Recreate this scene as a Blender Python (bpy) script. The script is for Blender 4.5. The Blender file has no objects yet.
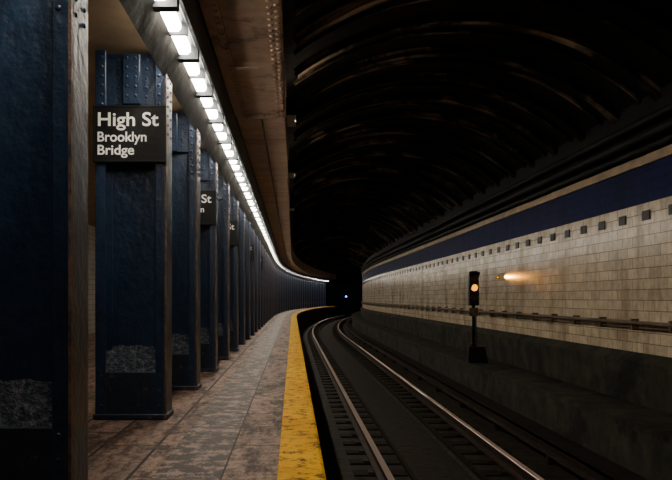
import bpy, bmesh, math, random
from mathutils import Vector, Matrix
random.seed(4)
R=260.0; S0=35.0; SEND=128.0; PEND=84.0; L0=1.6
def P(s,u,z):
    if s<=S0: return Vector((u,s,z))
    a=(s-S0)/R
    return Vector((R-(R-u)*math.cos(a), S0+(R-u)*math.sin(a), z))
def ang(s): return 0.0 if s<=S0 else -(s-S0)/R
def srange(a,b,st=2.5):
    out=[a]; s=a
    while s<b-1e-6:
        s=min(b,s+st); out.append(s)
    return out
# ---------- materials
def mat(name):
    m=bpy.data.materials.new(name); m.use_nodes=True
    nt=m.node_tree; b=nt.nodes['Principled BSDF']
    return m,nt,b
def ramp(nt,src,stops):
    r=nt.nodes.new('ShaderNodeValToRGB'); e=r.color_ramp.elements
    while len(e)<len(stops): e.new(0.5)
    for i,(p,c) in enumerate(stops):
        e[i].position=p; e[i].color=(c[0],c[1],c[2],1)
    nt.links.new(src,r.inputs[0]); return r.outputs[0]
def noise(nt,vec,scale,detail=4,rough=.6):
    n=nt.nodes.new('ShaderNodeTexNoise'); n.inputs['Scale'].default_value=scale
    n.inputs['Detail'].default_value=detail; n.inputs['Roughness'].default_value=rough
    nt.links.new(vec,n.inputs['Vector']); return n.outputs['Fac']
def coord(nt,kind='Object',scale=(1,1,1)):
    t=nt.nodes.new('ShaderNodeTexCoord'); m=nt.nodes.new('ShaderNodeMapping')
    m.inputs['Scale'].default_value=scale
    nt.links.new(t.outputs[kind],m.inputs[0]); return m.outputs[0]
def mix(nt,f,a,b,mode='MIX'):
    n=nt.nodes.new('ShaderNodeMix'); n.data_type='RGBA'; n.blend_type=mode
    for sock,v in ((n.inputs[0],f),(n.inputs[6],a),(n.inputs[7],b)):
        if isinstance(v,(int,float)): sock.default_value=v
        elif isinstance(v,tuple): sock.default_value=(v[0],v[1],v[2],1)
        else: nt.links.new(v,sock)
    return n.outputs[2]
def bump(nt,b,h,st=.3,d=.02):
    n=nt.nodes.new('ShaderNodeBump'); n.inputs['Strength'].default_value=st; n.inputs['Distance'].default_value=d
    nt.links.new(h,n.inputs['Height']); nt.links.new(n.outputs[0],b.inputs['Normal'])
def noisy(name,c1,c2,scale=6,rough=.6,metal=0,kind='Object',sc=(1,1,1),bs=.3,lo=.35,hi=.65,bd=.02,c3=None,s3=1.5,e3=.56,spec=.5):
    m,nt,b=mat(name); v=coord(nt,kind,sc); n=noise(nt,v,scale)
    col=ramp(nt,n,[(lo,c1),(hi,c2)])
    if c3:
        n3=noise(nt,v,s3,6,.7); f=ramp(nt,n3,[(e3,(0,0,0)),(e3+.08,(1,1,1))])
        col=mix(nt,f,col,c3)
    nt.links.new(col,b.inputs['Base Color']); b.inputs['Specular IOR Level'].default_value=spec
    b.inputs['Roughness'].default_value=rough; b.inputs['Metallic'].default_value=metal
    bump(nt,b,n,bs,bd); return m
def emis(name,c,s):
    m,nt,b=mat(name); b.inputs['Base Color'].default_value=(*c,1)
    b.inputs['Emission Color'].default_value=(*c,1); b.inputs['Emission Strength'].default_value=s
    return m
def brickmat(name,c1,c2,mort,bw,rh,msize,rough=.35,dirt=(.12,.08,.05),dirt_lo=.45,dirt_hi=.75,off=.5,bs=.4,streak=True,dsc=.6,var=.7,spec=.5):
    m,nt,b=mat(name); v=coord(nt,'UV')
    br=nt.nodes.new('ShaderNodeTexBrick'); nt.links.new(v,br.inputs['Vector'])
    br.offset=off
    for k,x in (('Color1',c1),('Color2',c2),('Mortar',mort)): br.inputs[k].default_value=(*x,1)
    br.inputs['Scale'].default_value=1; br.inputs['Brick Width'].default_value=bw
    br.inputs['Row Height'].default_value=rh; br.inputs['Mortar Size'].default_value=msize
    br.inputs['Mortar Smooth'].default_value=.2
    v2=coord(nt,'UV',(1.6,.5,1) if streak else (1,1,1)); n=noise(nt,v2,dsc*2,8,.7)
    f=ramp(nt,n,[(dirt_lo,(0,0,0)),(dirt_hi,(1,1,1))])
    col=mix(nt,f,br.outputs['Color'],dirt)
    n2=noise(nt,v,9,5,.7); f2=ramp(nt,n2,[(.3,(var,var-.02,var-.04)),(.6,(1,1,1))])
    col=mix(nt,1.0,col,f2,'MULTIPLY')
    nt.links.new(col,b.inputs['Base Color']); b.inputs['Roughness'].default_value=rough
    b.inputs['Specular IOR Level'].default_value=spec
    inv=nt.nodes.new('ShaderNodeMath'); inv.operation='SUBTRACT'; inv.inputs[0].default_value=1
    nt.links.new(br.outputs['Fac'],inv.inputs[1]); bump(nt,b,inv.outputs[0],bs,.01)
    return m
M={}
M['tile']=brickmat('white_wall_tile',(.84,.71,.52),(.64,.53,.38),(.26,.19,.12),.29,.123,.005,.24,(.18,.11,.055),.47,.80)
M['bluetile']=brickmat('blue_band_tile',(.004,.014,.10),(.006,.02,.12),(.004,.008,.04),.30,.12,.006,.6,(.003,.006,.03),spec=.12)
M['dtile']=noisy('dark_accent_tile',(.006,.008,.014),(.015,.016,.022),10,.4,spec=.2)
M['lwall']=brickmat('pale_platform_tile',(.45,.42,.36),(.38,.36,.3),(.12,.11,.1),.3,.12,.006,.4)
M['paint']=noisy('navy_steel_paint',(.0085,.020,.048),(.014,.031,.066),14,.33,0,bs=.55,bd=.016,c3=(.006,.011,.024),s3=3)
M['worn_lit']=noisy('worn_lit_steel_edge',(.20,.12,.08),(.04,.035,.04),18,.5,bs=.4)  # worn brown edge, brightened to carry the lamp light on that side
M['plaster']=noisy('rough_mortar_fill',(.012,.022,.042),(.16,.17,.19),34,.4,bs=1.0,bd=.03,lo=.48,hi=.74)
M['base']=noisy('scuffed_base_paint',(.007,.014,.030),(.012,.023,.045),14,.45,c3=(.28,.13,.06),s3=6,e3=.575)
M['ceil']=noisy('warm_plaster_ceiling',(.42,.31,.19),(.32,.24,.16),3,.8,bs=.2)
M['beam']=noisy('brown_painted_girder',(.30,.21,.155),(.42,.30,.225),7,.5,bs=.4,c3=(.15,.10,.08),s3=2.5)
M['beam2']=brickmat('concrete_edge_panel',(.52,.37,.28),(.42,.30,.225),(.04,.03,.025),1.6,.27,.012,.6,(.22,.155,.115),off=0)
M['hous']=noisy('lamp_housing_metal',(.012,.015,.02),(.03,.036,.042),9,.4,.3)
M['black']=noisy('black_enamel',(.004,.004,.005),(.009,.009,.010),20,.4,bs=.1,spec=.3)
M['tube']=emis('fluorescent_diffuser',(1,.90,.74),50)
M['white']=emis('sign_white_lettering',(.95,.95,.92),0.0)
M['vault']=noisy('sooty_vault_iron',(.003,.0035,.004),(.009,.0085,.008),2.5,.7,bs=.5,bd=.05,spec=.12)
m,nt,b=mat('peeling_lit_rib'); v=coord(nt,'UV',(1,1,1)); n=noise(nt,v,.8,6,.65)
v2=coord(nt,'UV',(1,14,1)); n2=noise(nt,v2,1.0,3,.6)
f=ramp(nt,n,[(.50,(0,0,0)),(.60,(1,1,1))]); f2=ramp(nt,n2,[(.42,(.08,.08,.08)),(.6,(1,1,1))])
col=mix(nt,mix(nt,1.0,f,f2,'MULTIPLY'),(.004,.0045,.005),(.36,.27,.19)); nt.links.new(col,b.inputs['Base Color']); b.inputs['Roughness'].default_value=.7; b.inputs['Specular IOR Level'].default_value=.12  # peeling tan streaks, with lamp highlights on the ribs put into the colour
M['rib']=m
M['plinth']=noisy('sooty_concrete',(.017,.018,.014),(.052,.048,.036),3,.8,kind='UV',sc=(1,1,1),bs=.5,bd=.03,c3=(.009,.010,.009),s3=.9,e3=.52,spec=.2)
M['bed']=noisy('track_bed_grime',(.010,.008,.006),(.032,.024,.017),7,.7,bs=.6,bd=.04,spec=.15)
M['tie']=noisy('timber_tie',(.009,.007,.006),(.022,.017,.013),9,.8,bs=.5,spec=.1)
M['railside']=noisy('rusty_rail_web',(.015,.009,.006),(.035,.020,.013),12,.7,spec=.2)
M['railtop']=noisy('polished_rail_head',(.74,.58,.50),(.86,.69,.60),20,.34,.7,bs=.04)
M['cornice']=noisy('tan_cornice',(.50,.37,.22),(.32,.23,.145),4,.5)
M['pipe']=noisy('sooty_pipe',(.004,.005,.006),(.010,.010,.010),6,.6,spec=.2)
M['brass']=noisy('brown_conduit',(.16,.11,.06),(.08,.055,.035),9,.45,.2)
M['amber']=emis('amber_lens',(1,.34,.0),2.4)
M['blue']=emis('blue_lens',(.03,.07,1),14)
M['dimlens']=noisy('unlit_lens',(.10,.03,.01),(.16,.05,.02),5,.2)
# platform paving
m,nt,b=mat('platform_paving'); v=coord(nt,'UV')
br=nt.nodes.new('ShaderNodeTexBrick'); nt.links.new(v,br.inputs['Vector']); br.offset=.35
for k,x in (('Color1',(.40,.27,.215)),('Color2',(.25,.17,.14)),('Mortar',(.02,.013,.010))): br.inputs[k].default_value=(*x,1)
br.inputs['Scale'].default_value=1; br.inputs['Brick Width'].default_value=1.25; br.inputs['Row Height'].default_value=.31; br.inputs['Mortar Size'].default_value=.010
va=coord(nt,'UV',(.45,1.6,1))
na=noise(nt,va,3.6,9,.76); fa=ramp(nt,na,[(.48,(0,0,0)),(.57,(1,1,1))])
nb=noise(nt,v,14,7,.8); fb=ramp(nt,nb,[(.40,(.30,.26,.24)),(.56,(1,1,1))])
col=mix(nt,fa,br.outputs['Color'],(.085,.056,.046)); col=mix(nt,1.0,col,fb,'MULTIPLY')
nt.links.new(col,b.inputs['Base Color']); b.inputs['Specular IOR Level'].default_value=.16
b.inputs['Roughness'].default_value=.6; bump(nt,b,nb,.5,.012)
M['pave']=m
m,nt,b=mat('stained_paving_strip'); v=coord(nt,'UV')
br=nt.nodes.new('ShaderNodeTexBrick'); nt.links.new(v,br.inputs['Vector']); br.offset=0
for k,x in (('Color1',(.040,.027,.024)),('Color2',(.075,.050,.042)),('Mortar',(.01,.008,.007))): br.inputs[k].default_value=(*x,1)
br.inputs['Scale'].default_value=1; br.inputs['Brick Width'].default_value=1.9; br.inputs['Row Height'].default_value=1; br.inputs['Mortar Size'].default_value=.01
na=noise(nt,v,7,10,.8); fa=ramp(nt,na,[(.50,(0,0,0)),(.55,(1,1,1))])
col=mix(nt,fa,br.outputs['Color'],(.30,.20,.165)); nt.links.new(col,b.inputs['Base Color']); b.inputs['Roughness'].default_value=.5; b.inputs['Specular IOR Level'].default_value=.2; bump(nt,b,na,.6,.012)
M['stain']=m
m,nt,b=mat('peeling_yellow_paint'); v=coord(nt,'UV')
na=noise(nt,v,11,9,.78); fa=ramp(nt,na,[(.52,(0,0,0)),(.58,(1,1,1))])
nb=noise(nt,v,2,4,.6); base=ramp(nt,nb,[(.35,(.68,.32,.0)),(.65,(.88,.46,.0))])
col=mix(nt,fa,base,(.12,.06,.015)); nt.links.new(col,b.inputs['Base Color']); b.inputs['Roughness'].default_value=.6; b.inputs['Specular IOR Level'].default_value=.05
vo=nt.nodes.new('ShaderNodeTexVoronoi'); vo.inputs['Scale'].default_value=26; nt.links.new(v,vo.inputs['Vector'])
bump(nt,b,vo.outputs['Distance'],.4,.01)
M['yellow']=m
# ---------- geometry helpers
def finish(name,bm,mats,parent=None,smooth=False):
    me=bpy.data.meshes.new(name); bm.to_mesh(me); bm.free()
    for k in mats: me.materials.append(M[k])
    if smooth:
        for p in me.polygons: p.use_smooth=True
    o=bpy.data.objects.new(name,me); bpy.context.collection.objects.link(o)
    if parent: o.parent=parent
    return o
def sweep_into(bm,prof,s_list,closed=False,mi=0,smooth=False,caps=False):
    uvl=bm.loops.layers.uv.verify()
    L=[0]; n=len(prof); pts=prof+[prof[0]] if closed else prof
    for i in range(1,len(pts)): L.append(L[-1]+math.dist(pts[i-1],pts[i]))
    rows=[[bm.verts.new(P(s,u,z)) for u,z in prof] for s in s_list]
    cnt=n if closed else n-1
    for i in range(len(s_list)-1):
        for j in range(cnt):
            k=(j+1)%n
            f=bm.faces.new((rows[i][j],rows[i+1][j],rows[i+1][k],rows[i][k])); f.material_index=mi; f.smooth=smooth
            uv=((s_list[i],L[j]),(s_list[i+1],L[j]),(s_list[i+1],L[j+1]),(s_list[i],L[j+1]))
            for l,c in zip(f.loops,uv): l[uvl].uv=c
    if closed and caps:
        for r in (rows[0],rows[-1]):
            f=bm.faces.new(r); f.material_index=mi
def sweep(name,prof,a=-7,b=SEND,closed=False,mats=('pipe',),st=2.5,smooth=False,parent=None):
    bm=bmesh.new(); sweep_into(bm,prof,srange(a,b,st),closed,0,smooth,closed)
    bmesh.ops.recalc_face_normals(bm,faces=bm.faces) if closed else None
    return finish(name,bm,mats,parent)
def rect(u0,u1,z0,z1): return [(u0,z0),(u1,z0),(u1,z1),(u0,z1)]
def circ(u,z,r,n=10): return [(u+r*math.cos(2*math.pi*i/n),z+r*math.sin(2*math.pi*i/n)) for i in range(n)]
def box(bm,x0,x1,y0,y1,z0,z1,mi=0,T=None,bev=0):
    vs=[bm.verts.new(Vector(c)) for c in ((x0,y0,z0),(x1,y0,z0),(x1,y1,z0),(x0,y1,z0),(x0,y0,z1),(x1,y0,z1),(x1,y1,z1),(x0,y1,z1))]
    fs=[bm.faces.new([vs[i] for i in q]) for q in ((0,3,2,1),(4,5,6,7),(0,1,5,4),(1,2,6,5),(2,3,7,6),(3,0,4,7))]
    for f in fs: f.material_index=mi
    if bev:
        es=list({e for f in fs for e in f.edges})
        r=bmesh.ops.bevel(bm,geom=es,offset=bev,segments=1,affect='EDGES')
        vs=list({v for f in r['faces'] for v in f.verts}|{v for v in vs if v.is_valid})
    if T:
        for v in vs: v.co=T@v.co
    return vs
def sbox(bm,s0,s1,u0,u1,z0,z1,mi=0):
    sm=(s0+s1)/2; T=Matrix.Translation(P(sm,0,0))@Matrix.Rotation(ang(sm),4,'Z')
    box(bm,u0,u1,s0-sm,s1-sm,z0,z1,mi,T)
def dome(bm,c,ax,r,mi=0,h=.6,seg=8):
    ax=Vector(ax).normalized(); q=ax.to_track_quat('Z','Y'); c=Vector(c); rings=[]
    for (k,zz) in ((1,0),(.8,.6*h),(.35,h)):
        rings.append([bm.verts.new(c+q@Vector((r*k*math.cos(2*math.pi*i/seg),r*k*math.sin(2*math.pi*i/seg),r*zz))) for i in range(seg)])
    for a,b2 in zip(rings,rings[1:]):
        for i in range(seg):
            f=bm.faces.new((a[i],a[(i+1)%seg],b2[(i+1)%seg],b2[i])); f.material_index=mi; f.smooth=True
    f=bm.faces.new(rings[-1]); f.material_index=mi
def cyl(bm,c0,c1,r,mi=0,seg=14,r1=None):
    c0=Vector(c0); c1=Vector(c1); q=(c1-c0).to_track_quat('Z','Y'); r1=r if r1 is None else r1
    A=[bm.verts.new(c0+q@Vector((r*math.cos(2*math.pi*i/seg),r*math.sin(2*math.pi*i/seg),0))) for i in range(seg)]
    B=[bm.verts.new(c1+q@Vector((r1*math.cos(2*math.pi*i/seg),r1*math.sin(2*math.pi*i/seg),0))) for i in range(seg)]
    for i in range(seg):
        f=bm.faces.new((A[i],A[(i+1)%seg],B[(i+1)%seg],B[i])); f.material_index=mi; f.smooth=True
    for r_ in (A[::-1],B):
        f=bm.faces.new(r_); f.material_index=mi
# ---------- platform
bm=bmesh.new()
SL=srange(-7,SEND); SP=srange(-7,PEND)
sweep_into(bm,[(-.66,0),(-4.8,0)][::-1],SP,mi=0)
sweep_into(bm,[(-.66,0),(-.34,0)],SP,mi=1)
sweep_into(bm,[(-.34,0),(-.074,0)],SP,mi=0)
sweep_into(bm,[(.148,-.0),(.148,-.05),(.12,-.10),(.12,-1.1)],SP,mi=2)
finish('floor',bm,('pave','stain','plinth'))
bm=bmesh.new(); sweep_into(bm,[(-.074,.001),(-.070,.006),(.140,.006),(.155,-.002),(.155,-.05),(.148,-.05)],SP); finish('platform_edge_strip',bm,('yellow',))
bed=sweep('track_bed',[(.12,-1.08),(1.25,-1.08),(1.3,-1.16),(2.0,-1.16),(2.05,-1.08),(3.27,-1.08)],mats=('bed',))
sweep('track_bench',[(3.27,-1.1),(3.27,-.42),(3.24,-.42),(3.24,-.36),(3.9,-.36)],mats=('plinth',),parent=bed)
# wall right
sweep('baseboard_right',[(3.92,-.37),(3.86,.12),(3.98,.21),(4.0,.21)],mats=('plinth',))
sweep('wall_right',[(4.0,.20),(4.0,1.92)],mats=('tile',))
bm=bmesh.new(); sweep_into(bm,[(4.0,1.92),(3.985,1.92),(3.985,2.34)],SL); finish('trim_1',bm,('bluetile',))
sweep('trim_2',rect(3.94,4.04,2.34,2.44),closed=True,mats=('cornice',))
bm=bmesh.new()
s=-6
while s<100:
    sbox(bm,s,s+.20,3.988,4.003,1.72,1.83); s+=.65
finish('trim_3',bm,('dtile',))
bm=bmesh.new()
sweep_into(bm,[(4.05,2.44),(4.05,3.3)],SL)
for u,z,r in ((3.97,2.52,.05),(3.95,2.66,.06),(3.93,2.82,.045)):
    sweep_into(bm,circ(u,z,r),SL,True,0,True)
finish('cable_pipes',bm,('pipe',))
bm=bmesh.new(); sweep_into(bm,circ(3.93,.555,.024,8),SL,True,0,True)
sweep_into(bm,circ(3.95,.50,.012,6),SL,True,0,True)
s=-5
while s<90:
    sbox(bm,s,s+.05,3.915,4.0,.47,.60); s+=.95
finish('wall_conduit',bm,('brass',))
# ---------- vault
VC=(1.9,.75); VR=3.22
def arc(r,a0,a1,n): return [(VC[0]+r*math.cos(math.radians(a0+(a1-a0)*i/n)),VC[1]+r*math.sin(math.radians(a0+(a1-a0)*i/n))) for i in range(n+1)]
vault=sweep('ceiling',arc(VR,40,150,40),mats=('vault',),smooth=True)
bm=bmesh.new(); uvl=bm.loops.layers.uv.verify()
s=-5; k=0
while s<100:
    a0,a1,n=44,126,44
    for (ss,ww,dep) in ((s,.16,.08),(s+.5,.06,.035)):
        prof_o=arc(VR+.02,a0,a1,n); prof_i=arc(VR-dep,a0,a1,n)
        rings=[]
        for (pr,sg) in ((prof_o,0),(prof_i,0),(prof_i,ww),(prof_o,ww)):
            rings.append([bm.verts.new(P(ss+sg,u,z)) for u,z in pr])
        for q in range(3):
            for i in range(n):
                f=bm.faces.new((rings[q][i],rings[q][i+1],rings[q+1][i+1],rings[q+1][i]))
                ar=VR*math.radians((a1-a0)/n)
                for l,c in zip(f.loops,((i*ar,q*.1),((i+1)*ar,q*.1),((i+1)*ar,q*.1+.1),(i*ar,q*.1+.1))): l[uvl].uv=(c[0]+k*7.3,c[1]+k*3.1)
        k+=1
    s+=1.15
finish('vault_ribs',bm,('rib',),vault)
# ---------- platform ceiling and girders
sweep('ceiling_platform',[(-4.8,2.56),(-.90,2.56),(-.90,2.9)],b=PEND,mats=('ceil',))
sweep('wall_left',[(-4.8,2.6),(-4.8,0)],mats=('lwall',),b=PEND)
bm=bmesh.new()
sweep_into(bm,[(-.64,2.60),(-.60,2.69),(-.60,3.3)],SP,mi=1)
SLb=srange(8.2,PEND)
sweep_into(bm,[(-.60,2.74),(-.08,2.74),(-.08,3.4)],SLb,mi=0)
EB=finish('edge_beam',bm,('beam2','hous'))
bm=bmesh.new()
sweep_into(bm,rect(-.59,-.07,2.70,2.73),[-7,8.2],True,0,False,True)
sweep_into(bm,[(-.30,2.73),(-.30,3.3)],[-7,8.2],mi=0)
sweep_into(bm,[(-.09,2.73),(-.09,3.4)],[-7,8.2],mi=0)
sweep_into(bm,rect(-.53,-.47,2.68,2.70),[-7,8.2],True,0,False,True)
sweep_into(bm,rect(-.17,-.085,2.68,2.70),[-7,8.2],True,0,False,True)
s=1.5
while s<8.15:
    dome(bm,(-.50,s,2.68),(0,0,-1),.020); dome(bm,(-.105,s,2.68),(0,0,-1),.020); dome(bm,(-.15,s+.04,2.68),(0,0,-1),.020)
    s+=.11
for s in (4.4,6.3,8.1):
    box(bm,-.47,-.17,s,s+.05,2.66,2.71)
bmesh.ops.recalc_face_normals(bm,faces=bm.faces)
finish('riveted_girder',bm,('beam',),EB)
# ---------- light strip
LE=bpy.data.objects.new('fluorescent_light_strip',None); bpy.context.collection.objects.link(LE)
bm=bmesh.new()
sweep_into(bm,[(-.90,2.60),(-.885,2.548),(-.868,2.548),(-.86,2.585),(-.68,2.585),(-.67,2.57),(-.645,2.57),(-.62,2.63)],srange(L0,PEND))
s=L0
while s<PEND-2:
    sbox(bm,s-.045,s+.045,-.872,-.66,2.50,2.59)
    sbox(bm,s+.485,s+.515,-.87,-.67,2.515,2.59)
    s+=1.0
finish('lamp_trough',bm,('hous',),LE)
bm=bmesh.new()
s=L0
while s<PEND-2:
    for a,b2 in ((.06,.47),(.53,.94)):
        sweep_into(bm,[(-.855,2.575),(-.855,2.545),(-.835,2.528),(-.73,2.528),(-.71,2.545),(-.71,2.575)],[s+a,s+b2],True,0,False,True)
    s+=1.0
finish('diffusers',bm,('tube',),LE)
# ---------- columns
W0,W1=-.245,.245; D=.27; H=2.55
bm=bmesh.new()
for x0,x1 in ((W0,W0+.045),(W1-.045,W1)):
    box(bm,x0,x1,0,D,0,H,0,None,.006)
box(bm,W0+.02,W0+.075,-.004,.022,.0,H,0,None,.004); box(bm,W1-.075,W1-.02,-.004,.022,0,H,0,None,.004)
box(bm,W0+.04,W1-.04,.10,.13,0,H,0)
box(bm,W0+.045,W0+.10,.085,.10,.35,2.5,0,None,.003); box(bm,W1-.10,W1-.045,.085,.10,.35,2.5,0,None,.003)
box(bm,W1-.010,W1+.002,-.002,.035,.0,2.5,1)  # worn strip on the lamp side, lit look painted in
box(bm,W0+.04,W1-.04,.0,.12,0,.33,2,None,.004)
box(bm,W0-.012,W1+.012,-.012,D+.012,0,.04,2,None,.005)
g=8; rows=[]
for j in range(g+1):
    row=[]
    for i in range(g*2+1):
        t=j/g; x=W0+.045+(W1-W0-.09)*i/(g*2)
        row.append(bm.verts.new((x,.004+.11*t+random.uniform(-.003,.003)*(0<j<g),.33+.20*t+random.uniform(-.006,.006)*(j>0))))
    rows.append(row)
for j in range(g):
    for i in range(g*2):
        f=bm.faces.new((rows[j][i],rows[j][i+1],rows[j+1][i+1],rows[j+1][i])); f.material_index=3
box(bm,W0+.045,W1-.045,.06,.10,2.18,2.5,0,None,.004)
box(bm,-.06,.06,.02,.07,2.18,2.53,0,None,.006)
z=1.98
while z<2.5:
    for x in (W0+.048,W1-.048): dome(bm,(x,-.004,z),(0,-1,0),.013)
    for x in (-.10,.10,-.03,.03):
        if z>2.2: dome(bm,(x,.06 if abs(x)>.06 else .02,z),(0,-1,0),.011)
    for y in (.07,.2): dome(bm,(W1,y,z),(1,0,0),.013)
    z+=.065
z=.1
while z<.33:
    for x in (W0+.048,W1-.048): dome(bm,(x,-.004,z),(0,-1,0),.011)
    z+=.1
colme=finish('steel_column',bm,('paint','worn_lit','base','plaster'))
def place(o,s,u,z=0):
    o.location=P(s,u,z); o.rotation_euler=(0,0,ang(s))
cs=[3.15]+[5.51+1.77*i for i in range(44)]+[-1.3]
place(colme,cs[0],-1.119)
for s in cs[1:]:
    o=bpy.data.objects.new('steel_column',colme.data); bpy.context.collection.objects.link(o); place(o,s,-1.119)
# ---------- signs
def sign(s,zc):
    bm=bmesh.new()
    box(bm,-.245,.245,-.03,-.008,-.19,.19,0,None,.004)
    for a in ((-.25,.25,.18,.195),(-.25,.25,-.195,-.18)): box(bm,a[0],a[1],-.034,-.005,a[2],a[3],0,None,.003)
    box(bm,-.25,-.238,-.034,-.005,-.19,.19,0); box(bm,.238,.25,-.034,-.005,-.19,.19,0)
    o=finish('station_sign',bm,('black',)); place(o,s,-1.119,zc)
    for txt,h,wid,zz in (('High St',.092,.415,.055),('Brooklyn',.066,.335,-.052),('Bridge',.066,.25,-.142)):
        c=bpy.data.curves.new('lettering','FONT'); c.body=txt; c.size=h/.70; c.offset=h*.02; c.extrude=.001
        c.materials.append(M['white'])
        t=bpy.data.objects.new('lettering',c); bpy.context.collection.objects.link(t)
        bpy.context.view_layer.update(); w=t.dimensions.x
        t.scale=(wid/w,1,1); t.rotation_euler=(math.pi/2,0,0); t.location=(-.225,-.0325,zz); t.parent=o
sign(5.51,1.965)
for s in (9.05,12.59,17.9,23.21): sign(s,1.86)
# ---------- rails and ties
def railprof(u):
    z=-.90
    return [(u-.065,z-.14),(u+.065,z-.14),(u+.065,z-.125),(u+.01,z-.11),(u+.01,z-.04),(u+.034,z-.032),(u+.034,z-.004),(u+.03,z),(u-.03,z),(u-.034,z-.004),(u-.034,z-.032),(u-.01,z-.04),(u-.01,z-.11),(u-.065,z-.125)]
for uc in (.945,2.38):
    bm=bmesh.new(); sweep_into(bm,railprof(uc),SL,True)
    bmesh.ops.recalc_face_normals(bm,faces=bm.faces)
    bm.faces.ensure_lookup_table()
    for i,f in enumerate(bm.faces):
        if i%14 in (6,7,8): f.material_index=1
    finish('running_rail',bm,('railside','railtop'))
bm=bmesh.new(); s=2
while s<100:
    for a,b2 in ((.66,1.24),(2.06,2.68)): sbox(bm,s,s+.24,a,b2,-1.09,-1.062)
    for u in (.945,2.38): sbox(bm,s+.04,s+.20,u-.13,u+.13,-1.062,-1.045,1)
    s+=.6
finish('railroad_ties',bm,('tie','railside'),bed)
bm=bmesh.new()
for u in (1.28,2.02): sweep_into(bm,rect(u-.02,u+.02,-1.1,-1.05),SL,True,0)
finish('drain_curb',bm,('tie',),bed)
bm=bmesh.new()
sweep_into(bm,[(2.93,-.98),(3.05,-.98),(3.05,-.965),(3.0,-.95),(3.0,-.90),(3.03,-.88),(3.03,-.86),(2.95,-.86),(2.95,-.88),(2.98,-.90),(2.98,-.95),(2.93,-.965)],SL,True,0)
sweep_into(bm,rect(2.88,3.12,-.78,-.755),SL,True,1)
s=2
while s<90:
    sbox(bm,s,s+.12,2.94,3.04,-1.08,-.98,0); sbox(bm,s+.3,s+.36,3.10,3.12,-1.08,-.77,1); s+=2.4
bmesh.ops.recalc_face_normals(bm,faces=bm.faces)
finish('third_rail',bm,('railside','tie'))
# ---------- signal
SG=bpy.data.objects.new('track_signal',None); bpy.context.collection.objects.link(SG)
SG.location=(3.36,14.9,-.36)
bm=bmesh.new()
box(bm,-.12,.24,-.14,.14,0,.05,0,None,.006)
vs=box(bm,-.12,.24,-.12,.12,.05,.30,0)
for v in vs:
    if v.co.z>.2: v.co.x=v.co.x*.8; v.co.y*=.8
cyl(bm,(0,0,.28),(0,0,1.0),.032,0); cyl(bm,(0,0,.28),(0,0,.36),.055,0)
box(bm,.04,.055,-.02,.02,.3,.95,0)
finish('post',bm,('black',),SG)
bm=bmesh.new()
box(bm,-.09,.09,-.08,.08,1.06,1.64,0,None,.012)
box(bm,-.10,.10,-.085,-.075,1.62,1.68,0); box(bm,-.07,.07,-.05,.05,1.64,1.70,0,None,.01)
for z in (1.55,1.39,1.20):
    seg=10; r=.064
    A=[];B=[]
    for i in range(seg+1):
        a=math.radians(-10+200*i/seg)
        A.append(bm.verts.new((r*math.cos(a),-.08,z+r*math.sin(a)))); B.append(bm.verts.new((r*math.cos(a),-.15,z+r*math.sin(a)+.0)))
    for i in range(seg): bm.faces.new((A[i],A[i+1],B[i+1],B[i]))
cyl(bm,(0,0,.98),(0,0,1.08),.035,0)
finish('head',bm,('black',),SG)
bm=bmesh.new(); cyl(bm,(0,-.08,1.39),(0,-.10,1.39),.062,0,20,.052); finish('lit_lens',bm,('amber',),SG)
bm=bmesh.new(); cyl(bm,(0,-.08,1.55),(0,-.10,1.55),.045,0,20,.04); cyl(bm,(0,-.08,1.20),(0,-.10,1.20),.05,0,20,.04); finish('dark_lens',bm,('dimlens',),SG)
bm=bmesh.new(); box(bm,-.08,.08,-.05,-.035,.86,1.02,0,None,.003); finish('number_plate',bm,('brass',),SG)
def lamp(name,kind,loc,tgt,e,c,**k):
    l=bpy.data.lights.new(name,kind); l.energy=e; l.color=c
    for a,v in k.items(): setattr(l,a,v)
    o=bpy.data.objects.new(name,l); bpy.context.collection.objects.link(o); o.location=loc
    o.rotation_euler=(Vector(tgt)-Vector(loc)).to_track_quat('-Z','Y').to_euler(); return o
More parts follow.
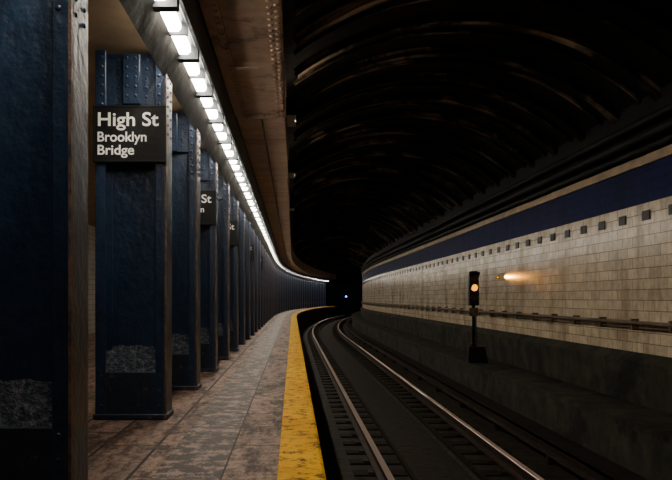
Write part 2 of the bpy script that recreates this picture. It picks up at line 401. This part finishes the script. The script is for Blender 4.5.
# added amber box and spot, standing in for a reflection on the tiles
bm=bmesh.new(); box(bm,-.02,.03,-.03,.03,-.03,.03,0,None,.006); cyl(bm,(0,-.03,0),(0,-.04,0),.015,1,12)
o=finish('added_amber_box',bm,('hous','amber')); o.location=(3.97,15.55,1.24)
lamp('amber_glint_spot','SPOT',(3.86,15.5,1.25),(4.0,14.75,1.235),36,(1,.36,.015),spot_size=math.radians(22),spot_blend=.9,shadow_soft_size=.01)
# distant blue lamp on post
bm=bmesh.new(); cyl(bm,(0,0,-1.08),(0,0,.75),.05,0); box(bm,-.12,.12,-.08,.08,.7,1.25,0,None,.02)
o=finish('blue_marker_lamp',bm,('black',)); place(o,88,.45)
bm=bmesh.new(); cyl(bm,(0,-.08,1.0),(0,-.13,1.0),.09,0,16,.07); finish('lens',bm,('blue',),o)
# added uplights on the edge beam to brighten the ribs, shielded by trays
for i,(s,e) in enumerate(((5,7),(9,10),(13,6),(18,3))):
    bm=bmesh.new(); box(bm,0,.11,-.3,.3,-.03,0,0,None,.005); box(bm,.10,.11,-.3,.3,0,.07,0); box(bm,0,.11,-.31,-.30,-.03,.16,0)
    o=finish('fill_light_tray',bm,('black',),EB); o.location=(-.075,s,2.86)
    lamp('vault_fill_light','AREA',(-.02,s,2.875),(1.1,s,4.0),e,(1,.80,.60),shape='RECTANGLE',size=.07,size_y=.5)
# end walls
bm=bmesh.new(); box(bm,-6,6,-.1,.1,-1.5,4.5); o=finish('wall_back',bm,('pipe',)); o.location=(0,-7.2,0)
bm=bmesh.new(); box(bm,-6,6,-.1,.1,-1.5,4.5); o=finish('wall_front',bm,('pipe',)); o.location=P(SEND+.2,0,0); o.rotation_euler=(0,0,ang(SEND))
# world
w=bpy.data.worlds.new('World'); bpy.context.scene.world=w; w.use_nodes=True
w.node_tree.nodes['Background'].inputs[0].default_value=(.25,.4,.6,1); w.node_tree.nodes['Background'].inputs[1].default_value=.002
# camera
c=bpy.data.cameras.new('camera'); co=bpy.data.objects.new('camera',c); bpy.context.collection.objects.link(co)
co.location=(0,0,.84); co.rotation_euler=(math.pi/2,0,0)
c.sensor_width=36; c.lens=36*800/672; c.shift_x=(336-293)/672; c.shift_y=(298-240)/672
c.clip_start=.05; c.clip_end=400
bpy.context.scene.camera=co
